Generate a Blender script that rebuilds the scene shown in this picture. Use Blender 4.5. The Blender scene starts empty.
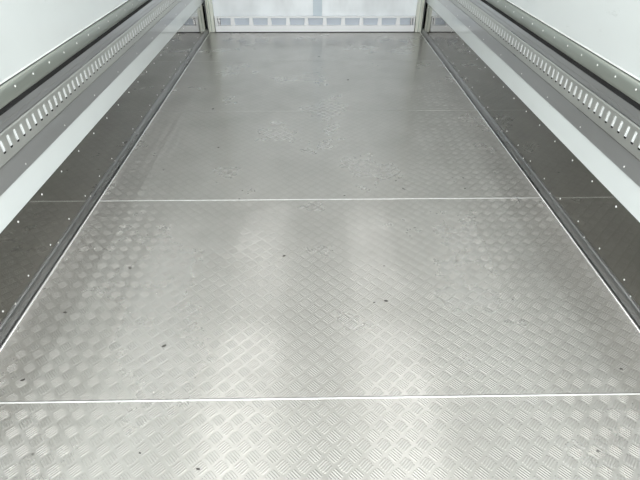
import bpy, bmesh, math, random
from mathutils import Vector, Matrix
random.seed(7)
SC = bpy.context.scene
COL = SC.collection

# ------------------------------------------------------------------ camera
H = 1.3643
PITCH = math.radians(37.771)
YAW = math.radians(-1.189)
cam_d = bpy.data.cameras.new('camera')
cam = bpy.data.objects.new('camera', cam_d)
COL.objects.link(cam)
cam.location = (0, 0, H)
ROLL = math.radians(0.231)
cam.rotation_euler = (Matrix.Rotation(YAW, 3, 'Z') @ Matrix.Rotation(math.pi/2 - PITCH, 3, 'X') @ Matrix.Rotation(ROLL, 3, 'Z')).to_euler()
cam_d.sensor_fit = 'HORIZONTAL'
cam_d.sensor_width = 36
cam_d.lens = 462.87/640*36
cam_d.clip_start = 0.02
SC.camera = cam

# ------------------------------------------------------------------ world, exposure
w = bpy.data.worlds.new('sky'); SC.world = w
w.use_nodes = True
bg = w.node_tree.nodes['Background']
bg.inputs['Color'].default_value = (0.95, 0.985, 1.0, 1)
bg.inputs['Strength'].default_value = 7.4
SC.view_settings.view_transform = 'Standard'
SC.view_settings.look = 'None'
SC.view_settings.exposure = 0.0
SC.view_settings.gamma = 1.0
SC.view_settings.use_curve_mapping = False
FILL_W = 9.5
pl = bpy.data.lights.new('rear_doorway_portal', 'AREA'); pl.shape = 'RECTANGLE'
pl.size = 2.42; pl.size_y = 2.28; pl.cycles.is_portal = True      # only guides the sampling of the sky, gives no light
po = bpy.data.objects.new('rear_doorway_portal', pl); COL.objects.link(po)
po.location = (0.054, -1.21, 1.15); po.rotation_euler = (math.pi/2, 0, 0)

# ------------------------------------------------------------------ dimensions (metres)
XL, XR = -1.1717, 1.2788        # side wall faces
LIPL, LIPR = -1.1467, 1.2537    # inner edge of the floor trim
YB, YE = 5.684, -1.20           # bulkhead face, open rear end
ZC = 2.30                      # ceiling
SHEET = 1.2225
SEAM0 = 0.899
YN = YE + 0.02

# ------------------------------------------------------------------ materials
def mat(name):
    m = bpy.data.materials.new(name); m.use_nodes = True
    nt = m.node_tree
    return m, nt, nt.nodes['Principled BSDF']
def N(nt, t, **kw):
    n = nt.nodes.new(t)
    for k, v in kw.items(): setattr(n, k, v)
    return n
def L(nt, a, b): nt.links.new(a, b)
def M_(nt, op, a, b=None, c=None, clamp=False):
    n = nt.nodes.new('ShaderNodeMath'); n.operation = op; n.use_clamp = clamp
    for i, v in enumerate((a, b, c)):
        if v is None: continue
        if isinstance(v, (int, float)): n.inputs[i].default_value = v
        else: L(nt, v, n.inputs[i])
    return n.outputs[0]
def coords(nt):
    tc = N(nt, 'ShaderNodeTexCoord')
    return tc.outputs['Object']
def noise(nt, vec, scale, detail=3, rough=0.55, sc=None):
    if sc:
        mp = N(nt, 'ShaderNodeMapping'); mp.inputs['Scale'].default_value = sc
        L(nt, vec, mp.inputs['Vector']); vec = mp.outputs[0]
    n = N(nt, 'ShaderNodeTexNoise'); n.inputs['Scale'].default_value = scale
    n.inputs['Detail'].default_value = detail; n.inputs['Roughness'].default_value = rough
    L(nt, vec, n.inputs['Vector'])
    return n.outputs['Fac']
def ramp(nt, fac, stops):
    r = N(nt, 'ShaderNodeValToRGB')
    el = r.color_ramp.elements
    while len(el) < len(stops): el.new(0.5)
    for e, (p, c) in zip(el, stops):
        e.position = p; e.color = tuple(c) + (1,) if len(c) == 3 else c
    L(nt, fac, r.inputs[0])
    return r.outputs['Color']
def rng(nt, v, a, b, c, d):
    n = N(nt, 'ShaderNodeMapRange'); L(nt, v, n.inputs[0])
    for i, x in enumerate((a, b, c, d)): n.inputs[i+1].default_value = x
    return n.outputs[0]

def metal(name, col, rough, var=0.06, metallic=1.0, sc=(1, 0.12, 1), nscale=9, wave=0.0, bump=0.0):
    m, nt, b = mat(name)
    v = coords(nt)
    f = noise(nt, v, nscale, 5, 0.6, sc)
    c0 = [max(0, c*(1-var*2)) for c in col]; c1 = [min(1, c*(1+var*2)) for c in col]
    L(nt, ramp(nt, f, [(0.3, c0), (0.7, c1)]), b.inputs['Base Color'])
    L(nt, rng(nt, f, 0.3, 0.7, rough*0.8, rough*1.25), b.inputs['Roughness'])
    b.inputs['Metallic'].default_value = metallic
    if wave or bump:
        g = noise(nt, v, 2.2, 2, 0.4, (1, 0.6, 1))
        bp = N(nt, 'ShaderNodeBump'); bp.inputs['Strength'].default_value = 1.0
        bp.inputs['Distance'].default_value = wave
        L(nt, g, bp.inputs['Height'])
        L(nt, bp.outputs[0], b.inputs['Normal'])
    return m

def tread_plate():
    m, nt, b = mat('aluminium_tread_plate')
    v = coords(nt)
    sx = N(nt, 'ShaderNodeSeparateXYZ'); L(nt, v, sx.inputs[0])
    X, Y = sx.outputs[0], sx.outputs[1]
    cell = 0.0305*math.sqrt(2)
    u = M_(nt, 'MULTIPLY', M_(nt, 'ADD', X, Y), 1/(math.sqrt(2)*cell))
    w_ = M_(nt, 'MULTIPLY', M_(nt, 'SUBTRACT', X, Y), 1/(math.sqrt(2)*cell))
    par = M_(nt, 'FLOORED_MODULO', M_(nt, 'ADD', M_(nt, 'FLOOR', u), M_(nt, 'FLOOR', w_)), 2.0)
    fu = M_(nt, 'SUBTRACT', M_(nt, 'FRACT', u), 0.5)
    fw = M_(nt, 'SUBTRACT', M_(nt, 'FRACT', w_), 0.5)
    # a = across the bars, c = along the bars
    inv = M_(nt, 'SUBTRACT', 1.0, par)
    a = M_(nt, 'ADD', M_(nt, 'MULTIPLY', fu, par), M_(nt, 'MULTIPLY', fw, inv))
    c = M_(nt, 'ADD', M_(nt, 'MULTIPLY', fw, par), M_(nt, 'MULTIPLY', fu, inv))
    aa = M_(nt, 'ABSOLUTE', a); ca = M_(nt, 'ABSOLUTE', c)
    # five bars across +-0.44, with lens-shaped ends
    ph = M_(nt, 'MULTIPLY', a, 2*math.pi/0.175)
    bar = M_(nt, 'MULTIPLY_ADD', M_(nt, 'COSINE', ph), 0.5, 0.5)
    bar = M_(nt, 'SMOOTH_MIN', bar, 0.8, 0.2)
    inside = rng(nt, aa, 0.43, 0.445, 1.0, 0.0)
    length = M_(nt, 'MULTIPLY_ADD', aa, -0.22, 0.46)
    end = M_(nt, 'MULTIPLY', M_(nt, 'SUBTRACT', length, ca), 9.0, clamp=True)
    hgt = M_(nt, 'MULTIPLY', M_(nt, 'MULTIPLY', bar, inside), end)
    # wear
    wear = noise(nt, v, 2.3, 5, 0.6)
    fine = noise(nt, v, 60, 4, 0.6)
    cloud = noise(nt, v, 0.9, 3, 0.5, (1.6, 0.5, 1))
    hs = M_(nt, 'MULTIPLY', hgt, rng(nt, wear, 0.35, 0.65, 0.75, 1.1))
    bp = N(nt, 'ShaderNodeBump'); bp.inputs['Strength'].default_value = 1.0
    bp.inputs['Distance'].default_value = TREAD_H
    L(nt, hs, bp.inputs['Height'])
    bp2 = N(nt, 'ShaderNodeBump'); bp2.inputs['Strength'].default_value = 1.0
    bp2.inputs['Distance'].default_value = 0.003
    L(nt, noise(nt, v, 3.2, 2, 0.5), bp2.inputs['Height'])
    L(nt, bp2.outputs[0], bp.inputs['Normal'])
    L(nt, bp.outputs[0], b.inputs['Normal'])
    mix = M_(nt, 'ADD', M_(nt, 'MULTIPLY', wear, 0.6), M_(nt, 'ADD', M_(nt, 'MULTIPLY', fine, 0.05), M_(nt, 'MULTIPLY', cloud, 0.35)))
    base = ramp(nt, mix, [(0.35, FLOOR_C0), (0.62, FLOOR_C1)])
    mx = N(nt, 'ShaderNodeMix', data_type='RGBA')
    L(nt, M_(nt, 'MULTIPLY', hgt, 0.15), mx.inputs['Factor'])
    L(nt, base, mx.inputs['A']); mx.inputs['B'].default_value = FLOOR_BAR + (1,)
    L(nt, mx.outputs['Result'], b.inputs['Base Color'])
    r = rng(nt, mix, 0.35, 0.62, FLOOR_R + 0.05, FLOOR_R - 0.05)
    L(nt, r, b.inputs['Roughness'])
    b.inputs['Metallic'].default_value = FLOOR_MET
    b.inputs['Coat Weight'].default_value = 0.55
    b.inputs['Coat Roughness'].default_value = 0.11
    L(nt, bp2.outputs[0], b.inputs['Coat Normal'])
    return m
TREAD_H = 0.0013
FLOOR_C0, FLOOR_C1, FLOOR_BAR = (0.385, 0.374, 0.35), (0.49, 0.478, 0.45), (0.62, 0.61, 0.585)
FLOOR_R = 0.30
FLOOR_MET = 0.66

def gelcoat(name, col, rough=0.18, bumpd=0.003, spec=0.5, marks=True, mottle=0.95, ms=(1, 1, 1)):
    m, nt, b = mat(name)
    v = coords(nt)
    soft = noise(nt, v, 1.3 if mottle > 0.9 else 3.0, 3, 0.5, ms)
    c0 = [c*mottle for c in col]
    base = ramp(nt, soft, [(0.35, c0), (0.65, col)])
    if marks:
        sm = noise(nt, v, 5.0, 5, 0.7, (1, 1.0, 3.0))
        mk = rng(nt, sm, 0.66, 0.76, 0.0, 0.35)
        mx = N(nt, 'ShaderNodeMix', data_type='RGBA')
        L(nt, mk, mx.inputs['Factor']); L(nt, base, mx.inputs['A'])
        mx.inputs['B'].default_value = (0.42, 0.45, 0.43, 1)
        base = mx.outputs['Result']
    L(nt, base, b.inputs['Base Color'])
    b.inputs['Roughness'].default_value = rough
    b.inputs['Specular IOR Level'].default_value = spec
    bp = N(nt, 'ShaderNodeBump'); bp.inputs['Distance'].default_value = bumpd
    L(nt, noise(nt, v, 2.6, 3, 0.5), bp.inputs['Height'])
    L(nt, bp.outputs[0], b.inputs['Normal'])
    return m
def plain(name, col, rough=0.6, metallic=0.0):
    m, nt, b = mat(name)
    v = coords(nt)
    f = noise(nt, v, 14, 3)
    L(nt, ramp(nt, f, [(0.3, [c*0.85 for c in col]), (0.7, col)]), b.inputs['Base Color'])
    b.inputs['Roughness'].default_value = rough
    b.inputs['Metallic'].default_value = metallic
    return m

M_FLOOR = tread_plate()
M_WALL = gelcoat('white_gelcoat_wall', (0.745, 0.785, 0.78), 0.06, 0.0015)
M_BACK = gelcoat('blue_white_bulkhead', (0.86, 0.90, 0.925), 0.12, 0.010, marks=False, mottle=0.86, ms=(1.4, 1, 0.8))
M_CEIL = gelcoat('white_ceiling', (0.78, 0.80, 0.79), 0.4, marks=False)
M_KICK = metal('polished_scuff_steel', (0.215, 0.21, 0.19), 0.06, 0.05, wave=0.0015)
M_KICK.node_tree.nodes['Principled BSDF'].inputs['Coat Weight'].default_value = 0.8
M_KICK.node_tree.nodes['Principled BSDF'].inputs['Coat Roughness'].default_value = 0.04
M_BAND = metal('galvanised_grey_band', (0.46, 0.465, 0.47), 0.36, 0.03, metallic=0.8)
M_BAND.node_tree.nodes['Principled BSDF'].inputs['Coat Weight'].default_value = 0.7
M_BAND.node_tree.nodes['Principled BSDF'].inputs['Coat Roughness'].default_value = 0.08
M_TRACK = metal('galvanised_track', (0.58, 0.59, 0.565), 0.42, 0.05, metallic=0.8)
M_RAIL = metal('green_grey_rub_rail', (0.42, 0.45, 0.41), 0.36, 0.03, metallic=0.7)
M_COVE = metal('dark_cove_extrusion', (0.36, 0.36, 0.36), 0.30, 0.06)
M_LIP = metal('bright_aluminium_lip', (0.88, 0.88, 0.87), 0.25, 0.02, metallic=0.95)
M_BEAD = metal('weld_bead', (0.96, 0.96, 0.95), 0.42, 0.02, metallic=0.6)
M_RIVET = metal('rivet_aluminium', (0.95, 0.94, 0.92), 0.4, 0.01, metallic=0.3)
M_RUBBER_SHADE = plain('black_rubber_and_shade', (0.012, 0.012, 0.012), 0.8)  # rubber black, also used for the drawn-in shade strips
M_GAP = plain('dark_joint', (0.06, 0.06, 0.06), 0.8)
M_SEAL = plain('white_sealant', (0.86, 0.89, 0.87), 0.5)
M_SLOT_BRIGHT = plain('slot_brightening_white', (0.93, 0.95, 0.95), 0.5)
M_BEAM = gelcoat('white_beam_paint', (0.95, 0.96, 0.97), 0.3, 0.001, marks=False)
M_RECESS = gelcoat('lavender_recess', (0.60, 0.65, 0.72), 0.35, 0.002, marks=False)
M_POST = gelcoat('cream_corner_post', (0.74, 0.76, 0.68), 0.3, 0.002)
M_JOINT = gelcoat('bulkhead_joint_cover', (0.60, 0.68, 0.74), 0.3, 0.001, marks=False)
M_GRIT = plain('dark_grit', (0.05, 0.045, 0.04), 0.8)
M_BAFFLE = plain('grey_baffle', (0.16, 0.17, 0.17), 0.5)
M_GROUND = plain('concrete_yard', (0.34, 0.34, 0.33), 0.9)

# ------------------------------------------------------------------ mesh helpers
def link(name, bm, m, parent=None, smooth=False, recalc=True):
    if recalc: bmesh.ops.recalc_face_normals(bm, faces=bm.faces)
    me = bpy.data.meshes.new(name); bm.to_mesh(me); bm.free()
    me.materials.append(m)
    if smooth:
        for p in me.polygons: p.use_smooth = True
    o = bpy.data.objects.new(name, me); COL.objects.link(o)
    if parent: o.parent = parent
    return o
def empty(name, loc=(0, 0, 0)):
    o = bpy.data.objects.new(name, None); COL.objects.link(o); o.location = loc
    o.empty_display_size = 0.1
    return o
def tag(o, label=None, cat=None, group=None, kind=None):
    if label: o['label'] = label
    if cat: o['category'] = cat
    if group: o['group'] = group
    if kind: o['kind'] = kind
    return o
def box(bm, x0, x1, y0, y1, z0, z1, bev=0.0, seg=2):
    r = bmesh.ops.create_cube(bm, size=1.0)
    vs = r['verts']
    for v in vs:
        v.co = Vector(((x0+x1)/2 + v.co.x*(x1-x0), (y0+y1)/2 + v.co.y*(y1-y0), (z0+z1)/2 + v.co.z*(z1-z0)))
    if bev:
        es = list({e for v in vs for e in v.link_edges})
        bmesh.ops.bevel(bm, geom=es, offset=bev, segments=seg, affect='EDGES', profile=0.5)
    return bm
def newbox(*a, **k):
    return box(bmesh.new(), *a, **k)
def side_x(side, d):                 # d = distance inwards from the wall face
    return XL + d if side == 'left' else XR - d
def extrude_profile(side, prof, y0, y1, step=None):
    """closed profile [(d, z)] swept along the wall"""
    bm = bmesh.new()
    n = len(prof)
    ys = [y0, y1]
    if step:
        k = max(1, int((y1-y0)/step)); ys = [y0 + (y1-y0)*i/k for i in range(k+1)]
    rings = [[bm.verts.new((side_x(side, d), y, z)) for d, z in prof] for y in ys]
    for a, b in zip(rings, rings[1:]):
        for i in range(n):
            bm.faces.new((a[i], a[(i+1) % n], b[(i+1) % n], b[i]))
    bm.faces.new(rings[0]); bm.faces.new(rings[-1][::-1])
    return bm
def rivet_bm(r=0.0035, h=0.002):
    """domed rivet head whose axis is +X"""
    bm = bmesh.new()
    rows = []
    for j in range(4):
        t = j/4*math.pi/2
        rows.append([bm.verts.new((h*math.sin(t), r*math.cos(t)*math.cos(a), r*math.cos(t)*math.sin(a)))
                     for a in [2*math.pi*i/10 for i in range(10)]])
    top = bm.verts.new((h, 0, 0))
    for a, b in zip(rows, rows[1:]):
        for i in range(10): bm.faces.new((a[i], a[(i+1) % 10], b[(i+1) % 10], b[i]))
    for i in range(10): bm.faces.new((rows[-1][i], rows[-1][(i+1) % 10], top))
    bm.faces.new(rows[0][::-1])
    return bm
_riv = {}
def rivets(parent, side, d, z, ys, r=0.0045, tilt=0.0, jit=0.003):
    if r not in _riv:
        bm = rivet_bm(r, r*0.55)
        bmesh.ops.recalc_face_normals(bm, faces=bm.faces)
        me = bpy.data.meshes.new('rivet'); bm.to_mesh(me); bm.free(); me.materials.append(M_RIVET)
        for p in me.polygons: p.use_smooth = True
        _riv[r] = me
    for y in ys:
        o = bpy.data.objects.new('rivet', _riv[r]); COL.objects.link(o)
        o.location = (side_x(side, d), y + random.uniform(-jit, jit), z + random.uniform(-jit, jit)*0.4)
        o.rotation_euler = (0, -tilt if side == 'left' else tilt, 0 if side == 'left' else math.pi)
        if side == 'right': o.rotation_euler = (0, -tilt, math.pi)
        o.parent = parent
def frange(a, b, s):
    out = []
    while a < b - 1e-6: out.append(a); a += s
    return out

# ------------------------------------------------------------------ floor
floor = tag(empty('floor', (0, 0, 0)), kind='structure')
link('floor_base', newbox(XL-0.02, XR+0.02, YE, YB+0.05, -0.08, -0.004), M_GAP, floor)
seams = [SEAM0 - SHEET + SHEET*i for i in range(5)]
edges = [YE] + seams + [YB - 0.004]
for i, (a, b) in enumerate(zip(edges, edges[1:])):
    link('tread_plate_sheet', newbox(XL+0.002, XR-0.002, a+0.0035, b, -0.004, 0.0), M_FLOOR, floor)
def bead(y, wd, hh):
    bm = bmesh.new()
    n = 240
    rings = []
    for i in range(n+1):
        x = LIPL + 0.006 + (LIPR-LIPL-0.012)*i/n
        ww = wd*(0.9 + 0.25*random.random()); h2 = hh*(0.8+0.4*random.random())
        rings.append([bm.verts.new((x, y-ww-0.001, 0.0001)), bm.verts.new((x, y-ww*0.5-0.001, h2)),
                      bm.verts.new((x, y-0.001+ww*0.2, h2)), bm.verts.new((x, y+ww*0.45, 0.0001))])
    for a, b in zip(rings, rings[1:]):
        for k in range(4): bm.faces.new((a[k], a[(k+1) % 4], b[(k+1) % 4], b[k]))
    bm.faces.new(rings[0]); bm.faces.new(rings[-1][::-1])
    return bm
for i, y in enumerate(seams[1:]):
    link('weld_seam', bead(y, [0.0032, 0.0034, 0.0022, 0.0018][i], [0.001, 0.0009, 0.0006, 0.0005][i]), M_BEAD if i < 2 else M_TRACK, floor)

# ------------------------------------------------------------------ walls, ceiling, yard
wl = tag(link('wall_left', newbox(XL-0.06, XL, YE, YB+0.05, -0.004, ZC), M_WALL), kind='structure')
wr = tag(link('wall_right', newbox(XR, XR+0.06, YE, YB+0.05, -0.004, ZC), M_WALL), kind='structure')
wb = tag(link('wall_back', newbox(XL, XR, YB, YB+0.05, 0.0, ZC), M_BACK), kind='structure')
ce = tag(link('ceiling', newbox(XL-0.06, XR+0.06, YE, YB+0.05, ZC, ZC+0.05), M_CEIL), kind='structure')
gr = tag(link('ground', newbox(-30, 30, -40, YE-0.4, -1.15, -1.05), M_GROUND), kind='structure')

# ------------------------------------------------------------------ along each side wall
def side_fittings(side):
    other = 'left' if side == 'left' else 'right'
    lip = (LIPL - XL) if side == 'left' else (XR - LIPR)
    ymax = YB - 0.085
    # floor cove trim
    t = tag(empty('baseboard_' + side, (side_x(side, 0), 0, 0)), kind='structure')
    def child(o): 
        o.parent = t; o.location.x -= side_x(side, 0); return o
    c = lip*0.50
    prof = [(0.0015, 0.001), (c+0.004, 0.001), (c+0.003, 0.004)]
    for k in range(7):
        a = k/6*math.pi/2
        prof.append((0.005 + (c-0.003)*math.cos(a), 0.020 + 0.026*math.sin(a)))
    prof += [(0.0045, 0.053), (0.0015, 0.0535)]
    child(link('cove', extrude_profile(side, prof, YN, YB-0.01), M_COVE, smooth=False))
    lp = [(lip-0.0045, 0.0005), (lip+0.0050, 0.0005), (lip+0.0044, 0.0038), (lip+0.0018, 0.0052), (lip-0.0025, 0.0052), (lip-0.0042, 0.0040)]
    child(link('joint_groove', extrude_profile(side, [(c+0.0042, 0.0004), (lip-0.0047, 0.0004), (lip-0.0047, 0.0012), (c+0.0042, 0.0012)], YN, YB-0.01), M_RUBBER_SHADE))
    child(link('edge_lip', extrude_profile(side, lp, YN, YB-0.01), M_LIP))
    n0 = len(COL.objects)
    grp = empty('rivet_line', (0, 0, 0))
    bpy.data.objects.remove(grp)
    before = set(o.name for o in COL.objects)
    rivets(None, side, 0.0046, 0.050, frange(0.52, ymax, 0.3925), 0.0042)
    for o in [o for o in COL.objects if o.name not in before]: child(o)

    # scuff plate
    nm = 'left' if side == 'left' else 'right'
    k = tag(empty('scuff_plate', (side_x(side, 0), 0, 0.06)),
            'dark polished steel scuff plate along the foot of the %s wall, mirroring the floor' % nm, 'wall plate')
    def adopt(root, objs):
        for o in objs:
            o.parent = root; o.location -= root.location
    def riv(root, *a, **kw):
        before = set(o.name for o in COL.objects)
        rivets(None, *a, **kw)
        adopt(root, [o for o in COL.objects if o.name not in before])
    pl = link('steel_sheet', extrude_profile(side, [(0.0005, 0.0545), (0.0030, 0.0545), (0.0030, 0.3145), (0.0005, 0.3155)], YN, YB-0.002), M_KICK)
    adopt(k, [pl])
    riv(k, side, 0.0028, 0.290, frange(0.30 if side == 'left' else 0.38, ymax, 0.2035), 0.0046)
    riv(k, side, 0.0028, 0.079, frange(0.42 if side == 'left' else 0.36, ymax, 0.2035), 0.0042)

    # grey backing bands of the track
    g = tag(empty('track_backing_plate', (side_x(side, 0), 0, 0.427)),
            'flat grey metal strips above and below the slotted track on the %s wall' % nm, 'metal strip')
    lo = link('lower_strip', extrude_profile(side, [(0.0005, 0.427), (0.0030, 0.427), (0.0030, 0.508), (0.0005, 0.508)], YN, YB-0.002), M_BAND)
    up = link('upper_strip', extrude_profile(side, [(0.0005, 0.6165), (0.0030, 0.6165), (0.0030, 0.635), (0.0050, 0.640), (0.0050, 0.664), (0.0005, 0.664)], YN, YB-0.002), M_BAND)
    adopt(g, [lo, up])
    riv(g, side, 0.0028, 0.447, frange(0.55 if side == 'left' else 0.50, ymax, 0.385), 0.0040)

    # slotted logistics track with real slots
    tr = tag(empty('slotted_track', (side_x(side, 0), 0, 0.509)),
             'grey slotted load-restraint track with a row of upright slots on the %s wall' % nm, 'cargo track')
    bm = bmesh.new()
    D0, D1 = 0.0036, 0.0080
    rows = [(D0, 0.5085), (D1-0.001, 0.5135), (D1, 0.516), (D1, 0.542), (D1, 0.594), (D1, 0.607), (D1-0.001, 0.6095), (D0, 0.6155)]
    pitch, sw = 0.0512, 0.0205
    y = YN + 0.02
    cols = [YN]
    holes = []
    while y + pitch < YB - 0.1:
        holes.append(len(cols)); cols += [y, y+sw]; y += pitch
    cols.append(YB-0.095)
    grid = [[bm.verts.new((side_x(side, d), yy, z)) for d, z in rows] for yy in cols]
    hs = set(holes)
    for i in range(len(cols)-1):
        for j in range(len(rows)-1):
            if j == 3 and i in hs: 
                # rounded slot corners
                a, b2 = grid[i][3], grid[i+1][3]; c2, d2 = grid[i+1][4], grid[i][4]
                y0_, y1_ = cols[i], cols[i+1]; xx = a.co.x; q = 0.006
                for (vc, yy, zz, sy, sz) in ((a, y0_, .542, 1, 1), (b2, y1_, .542, -1, 1), (c2, y1_, .594, -1, -1), (d2, y0_, .594, 1, -1)):
                    p1 = bm.verts.new((xx, yy+sy*q, zz)); p2 = bm.verts.new((xx, yy, zz+sz*q)); p3 = bm.verts.new((xx, yy+sy*q*.3, zz+sz*q*.3))
                    bm.faces.new((vc, p1, p3)); bm.faces.new((vc, p3, p2))
                continue
            bm.faces.new((grid[i][j], grid[i+1][j], grid[i+1][j+1], grid[i][j+1]))
    bmesh.ops.recalc_face_normals(bm, faces=bm.faces)
    # make all normals look inwards
    for f in bm.faces:
        f.normal_update()
        if f.normal.x * (1 if side == 'left' else -1) < 0: f.normal_flip()
    o = link('slotted_face', bm, M_TRACK, recalc=False)
    so = o.modifiers.new('thickness', 'SOLIDIFY'); so.thickness = 0.0015; so.offset = -1
    adopt(tr, [o])
    hem = []
    D2 = D1 - 0.0015
    hem.append(link('slot_shade', extrude_profile(side, [(0.0008, 0.530), (0.0016, 0.530), (0.0016, 0.604), (0.0008, 0.604)], YN, YB-0.096), M_RUBBER_SHADE))  # black strip behind the slots draws the shadow at their edges
    fb = bmesh.new()
    fy = []
    for hI in holes: fy += [cols[hI]+0.0055, cols[hI+1]-0.0008]
    fg = [[fb.verts.new((side_x(side, D1-0.0018), yy, z)) for z in (0.549, 0.5945, 0.600)] for yy in fy]
    for i in range(len(fg)-1):
        if i % 2 == 0: fb.faces.new((fg[i][0], fg[i+1][0], fg[i+1][1], fg[i][1]))
        fb.faces.new((fg[i][1], fg[i+1][1], fg[i+1][2], fg[i][2]))
    for f in fb.faces:
        f.normal_update()
        if f.normal.x * (1 if side == 'left' else -1) < 0: f.normal_flip()
    sf = link('slot_brightener', fb, M_SLOT_BRIGHT, recalc=False)  # added white comb plate, keeps the slots bright where shade would fall
    so = sf.modifiers.new('thickness', 'SOLIDIFY'); so.thickness = 0.003; so.offset = -1
    sf['label'] = 'white plate added behind the slots to brighten them'
    hem.append(sf)
    hem.append(link('lower_flange', extrude_profile(side, [(0.0032, 0.5080), (0.0058, 0.5080), (0.0058, 0.5105), (0.0032, 0.5105)], YN, YB-0.095), M_COVE))
    hem.append(link('upper_flange', extrude_profile(side, [(0.0032, 0.6135), (0.0058, 0.6135), (0.0058, 0.6160), (0.0032, 0.6160)], YN, YB-0.095), M_COVE))
    adopt(tr, hem)

    # rub rail above
    rr = tag(empty('rub_rail', (side_x(side, 0), 0, 0.684)),
             'green-grey rounded rub rail with bright rivets along the %s wall' % nm, 'rub rail')
    prof = [(0.0005, 0.684), (0.006, 0.685), (0.0095, 0.689), (0.0125, 0.696), (0.0148, 0.705), (0.0160, 0.716), (0.0155, 0.735), (0.013, 0.746), (0.008, 0.7515), (0.0005, 0.753)]
    a = link('rail_extrusion', extrude_profile(side, prof, YN, YB-0.002), M_RAIL, smooth=True)
    for p in a.data.polygons:
        if len(p.vertices) > 4: p.use_smooth = False
    b = link('rail_shade_strip', extrude_profile(side, [(0.0005, 0.6645), (0.004, 0.6645), (0.004, 0.6835), (0.0005, 0.6835)], YN, YB-0.002), M_RUBBER_SHADE)  # black strip standing in for the shadow under the rail
    s1 = link('dark_joint_line', extrude_profile(side, [(0.0005, 0.7532), (0.0035, 0.7532), (0.0035, 0.7555), (0.0005, 0.7555)], YN, YB-0.002), M_GAP)
    s2 = link('sealant_bead', extrude_profile(side, [(0.0002, 0.7556), (0.0034, 0.7558), (0.0036, 0.758), (0.0002, 0.7615)], YN, YB-0.002), M_SEAL)
    s2['label'] = 'white sealant bead'
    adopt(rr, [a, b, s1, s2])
    riv(rr, side, 0.0158, 0.728, frange(0.46 if side == 'left' else 0.40, ymax, 0.151), 0.0046)
side_fittings('left')
side_fittings('right')

def ray(px, py):
    d = Vector(((px-320)/462.87, -(py-240)/462.87, -1.0))
    return cam.rotation_euler.to_matrix() @ d
def floor_pt(px, py):
    d = ray(px, py); t = -H/d.z
    return d.x*t, d.y*t
def wall_x(px, py, y):
    d = ray(px, py); return d.x*y/d.y

# ------------------------------------------------------------------ bulkhead (far end)
rail = tag(empty('bulkhead_rail', (0.07, YB, 0)),
           'white low rail with a row of rectangular openings across the foot of the far wall', 'wall rail')
def rp(name, bm, m):
    o = link(name, bm, m, rail); o.location = -rail.location; return o
PW = 0.088                       # corner post width
x0, x1 = XL+PW+0.008, XR-PW-0.008
YF = YB-0.055
rp('base_beam', newbox(x0, x1, YF, YB-0.001, 0.006, 0.072, bev=0.004), M_BEAM)
rp('top_lip', newbox(x0, x1, YB-0.045, YB-0.001, 0.148, 0.164, bev=0.004), M_BEAM)
rp('recess_panel', newbox(x0+0.005, x1-0.005, YB-0.006, YB-0.001, 0.0725, 0.1475), M_RECESS)
pitch = (wall_x(398.3, 20, YB-0.043) - wall_x(232.3, 20, YB-0.043))/9
xc = wall_x(232.3, 20, YB-0.043) + 5*pitch
for i in range(-5, 5):
    cx = xc + i*pitch
    bm = bmesh.new()
    wq = 0.0195
    box(bm, cx-wq, cx+wq, YB-0.043, YB-0.0065, 0.0722, 0.1478, bev=0.002)
    # flare the foot of each divider
    for v in bm.verts:
        if v.co.z < 0.09: v.co.x = cx + (v.co.x-cx)*1.25
    rp('divider', bm, M_BEAM)
for xa, xb in ((x0+0.001, wall_x(217.4, 20, YB-0.043)), (wall_x(413.6, 20, YB-0.043), x1-0.001)):
    rp('end_block', newbox(xa, xb, YB-0.046, YB-0.0065, 0.0722, 0.1478, bev=0.002), M_BEAM)
for cx in (wall_x(219, 20, YB-0.04), wall_x(411.8, 20, YB-0.04)):
    rp('rubber_stop', newbox(cx-0.011, cx+0.011, YB-0.040, YB-0.0066, 0.0724, 0.1476, bev=0.003), M_COVE)
link('dark_floor_joint', newbox(x0, x1, YB-0.058, YB-0.001, 0.0005, 0.0055), M_GAP, rail).location = -rail.location

jc = tag(link('joint_cover', newbox(0.03, 0.13, YB-0.006, YB-0.0005, 0.1645, ZC-0.02, bev=0.002), M_JOINT),
         'pale blue-grey upright joint cover in the middle of the far wall', 'joint cover')

def corner_post(side):
    p = tag(empty('corner_post', (side_x(side, 0), YB, 0)),
            'cream upright corner post where the %s wall meets the far wall' % side, 'corner post')
    def part(name, d0, d1, y0, y1, z0, z1, m, bev=0.003):
        xa, xb = sorted((side_x(side, d0), side_x(side, d1)))
        o = link(name, newbox(xa, xb, YB-y1, YB-y0, z0, z1, bev=bev), m, p)
        o.location = -p.location
        return o
    part('column', 0.030, PW, 0.001, 0.060, 0.002, ZC-0.004, M_POST, 0.008)
    part('wall_flange', 0.0205, 0.0295, 0.001, 0.080, 0.002, ZC-0.004, M_POST)
    part('door_seal', 0.0175, 0.0203, 0.006, 0.085, 0.002, ZC-0.006, M_RUBBER_SHADE, 0.0)
    o = part('inner_rib', 0.048, 0.060, 0.0605, 0.068, 0.002, ZC-0.006, M_RAIL)
corner_post('left'); corner_post('right')

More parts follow.
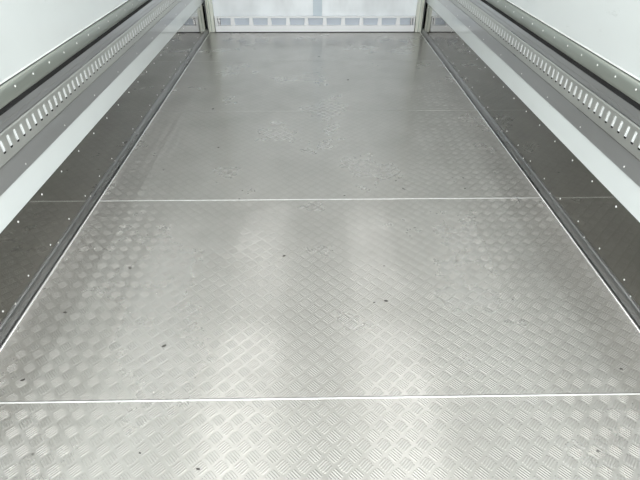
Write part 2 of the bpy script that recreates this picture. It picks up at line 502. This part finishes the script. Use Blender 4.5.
# ------------------------------------------------------------------ unseen ceiling panels and bar, added to light the box and darken the floor reflection
def fill_lamp(x, y, n):  # unseen panel with an area light, added to brighten the box
    p = tag(empty('fill_lamp', (x, y, ZC)), 'long flat white fill lamp panel, added out of view', 'ceiling lamp', 'unseen fill lamps under the ceiling')
    a = link('housing', newbox(-0.32, 0.32, -0.9, 0.9, -0.03, -0.001, bev=0.006), M_CEIL, p)
    m = bpy.data.materials.get('fill_diffuser')
    if not m:
        m, nt, b = mat('fill_diffuser')
        b.inputs['Base Color'].default_value = (0.9, 0.9, 0.9, 1)
        b.inputs['Emission Color'].default_value = (0.95, 0.98, 1, 1)
        b.inputs['Emission Strength'].default_value = 0.0
    d = link('diffuser', newbox(-0.30, 0.30, -0.88, 0.88, -0.045, -0.0305, bev=0.005), m, p)
    ld = bpy.data.lights.new('fill_light', 'AREA'); ld.shape = 'RECTANGLE'; ld.size = 0.58; ld.size_y = 1.74
    ld.energy = FILL_W*n; ld.color = (1.0, 0.99, 0.975)
    lo = bpy.data.objects.new('fill_light', ld); COL.objects.link(lo); lo.parent = p; lo.location = (0, 0, -0.047)
for y, n in ((0.3, 1.4), (2.3, 0.85), (4.4, 0.5)):
    for x in (-0.62, 0.73):
        fill_lamp(x, y, n)
baffle = tag(link('ceiling_baffle', newbox(0.02, 0.22, YE+0.3, YB-0.01, ZC-0.06, ZC-0.001, bev=0.008), M_BAFFLE),
           'added unseen dark grey duct along the middle of the ceiling', 'baffle')  # unseen bar added to darken the middle of the floor reflection

# ------------------------------------------------------------------ grit on the floor
spots = [(164,346,1.5),(23,380,1.3),(33,454,.8),(140,453,.8),(198,469,1),(598,451,.9),(621,369,1.1),(384,266,.9),(374,302.5,.9),
         (386,301,1.4),(457,261,1.1),(284,256,1.4),(163.5,170,1.1),(213,109,1.5),(348,80,1.8),(218.5,147.5,1.1),(344.5,195.6,.9),
         (494.7,173,1.2),(465,188.5,1.2),(130,268,1.5),(65,312.5,1.3)]
for i, (px, py, s) in enumerate(spots):
    x, y = floor_pt(px, py)
    bm = bmesh.new()
    n = 9; r0 = 0.0042*s
    ang = random.uniform(-0.6, 0.6)
    top = []; bot = []
    for k in range(n):
        a = 2*math.pi*k/n
        r = r0*random.uniform(0.7, 1.1)
        lx, ly = r*1.6*math.cos(a), r*0.8*math.sin(a)
        X = lx*math.cos(ang)-ly*math.sin(ang); Y = lx*math.sin(ang)+ly*math.cos(ang)
        bot.append(bm.verts.new((X, Y, 0))); top.append(bm.verts.new((X*0.7, Y*0.7, 0.0018*s)))
    for k in range(n): bm.faces.new((bot[k], bot[(k+1) % n], top[(k+1) % n], top[k]))
    bm.faces.new(top); bm.faces.new(bot[::-1])
    o = link('grit_chip', bm, M_GRIT); o.location = (x, y, 0.0004)
    tag(o, 'tiny dark chip of grit lying on the silver tread-plate floor', 'grit', 'grit chips scattered on the floor')
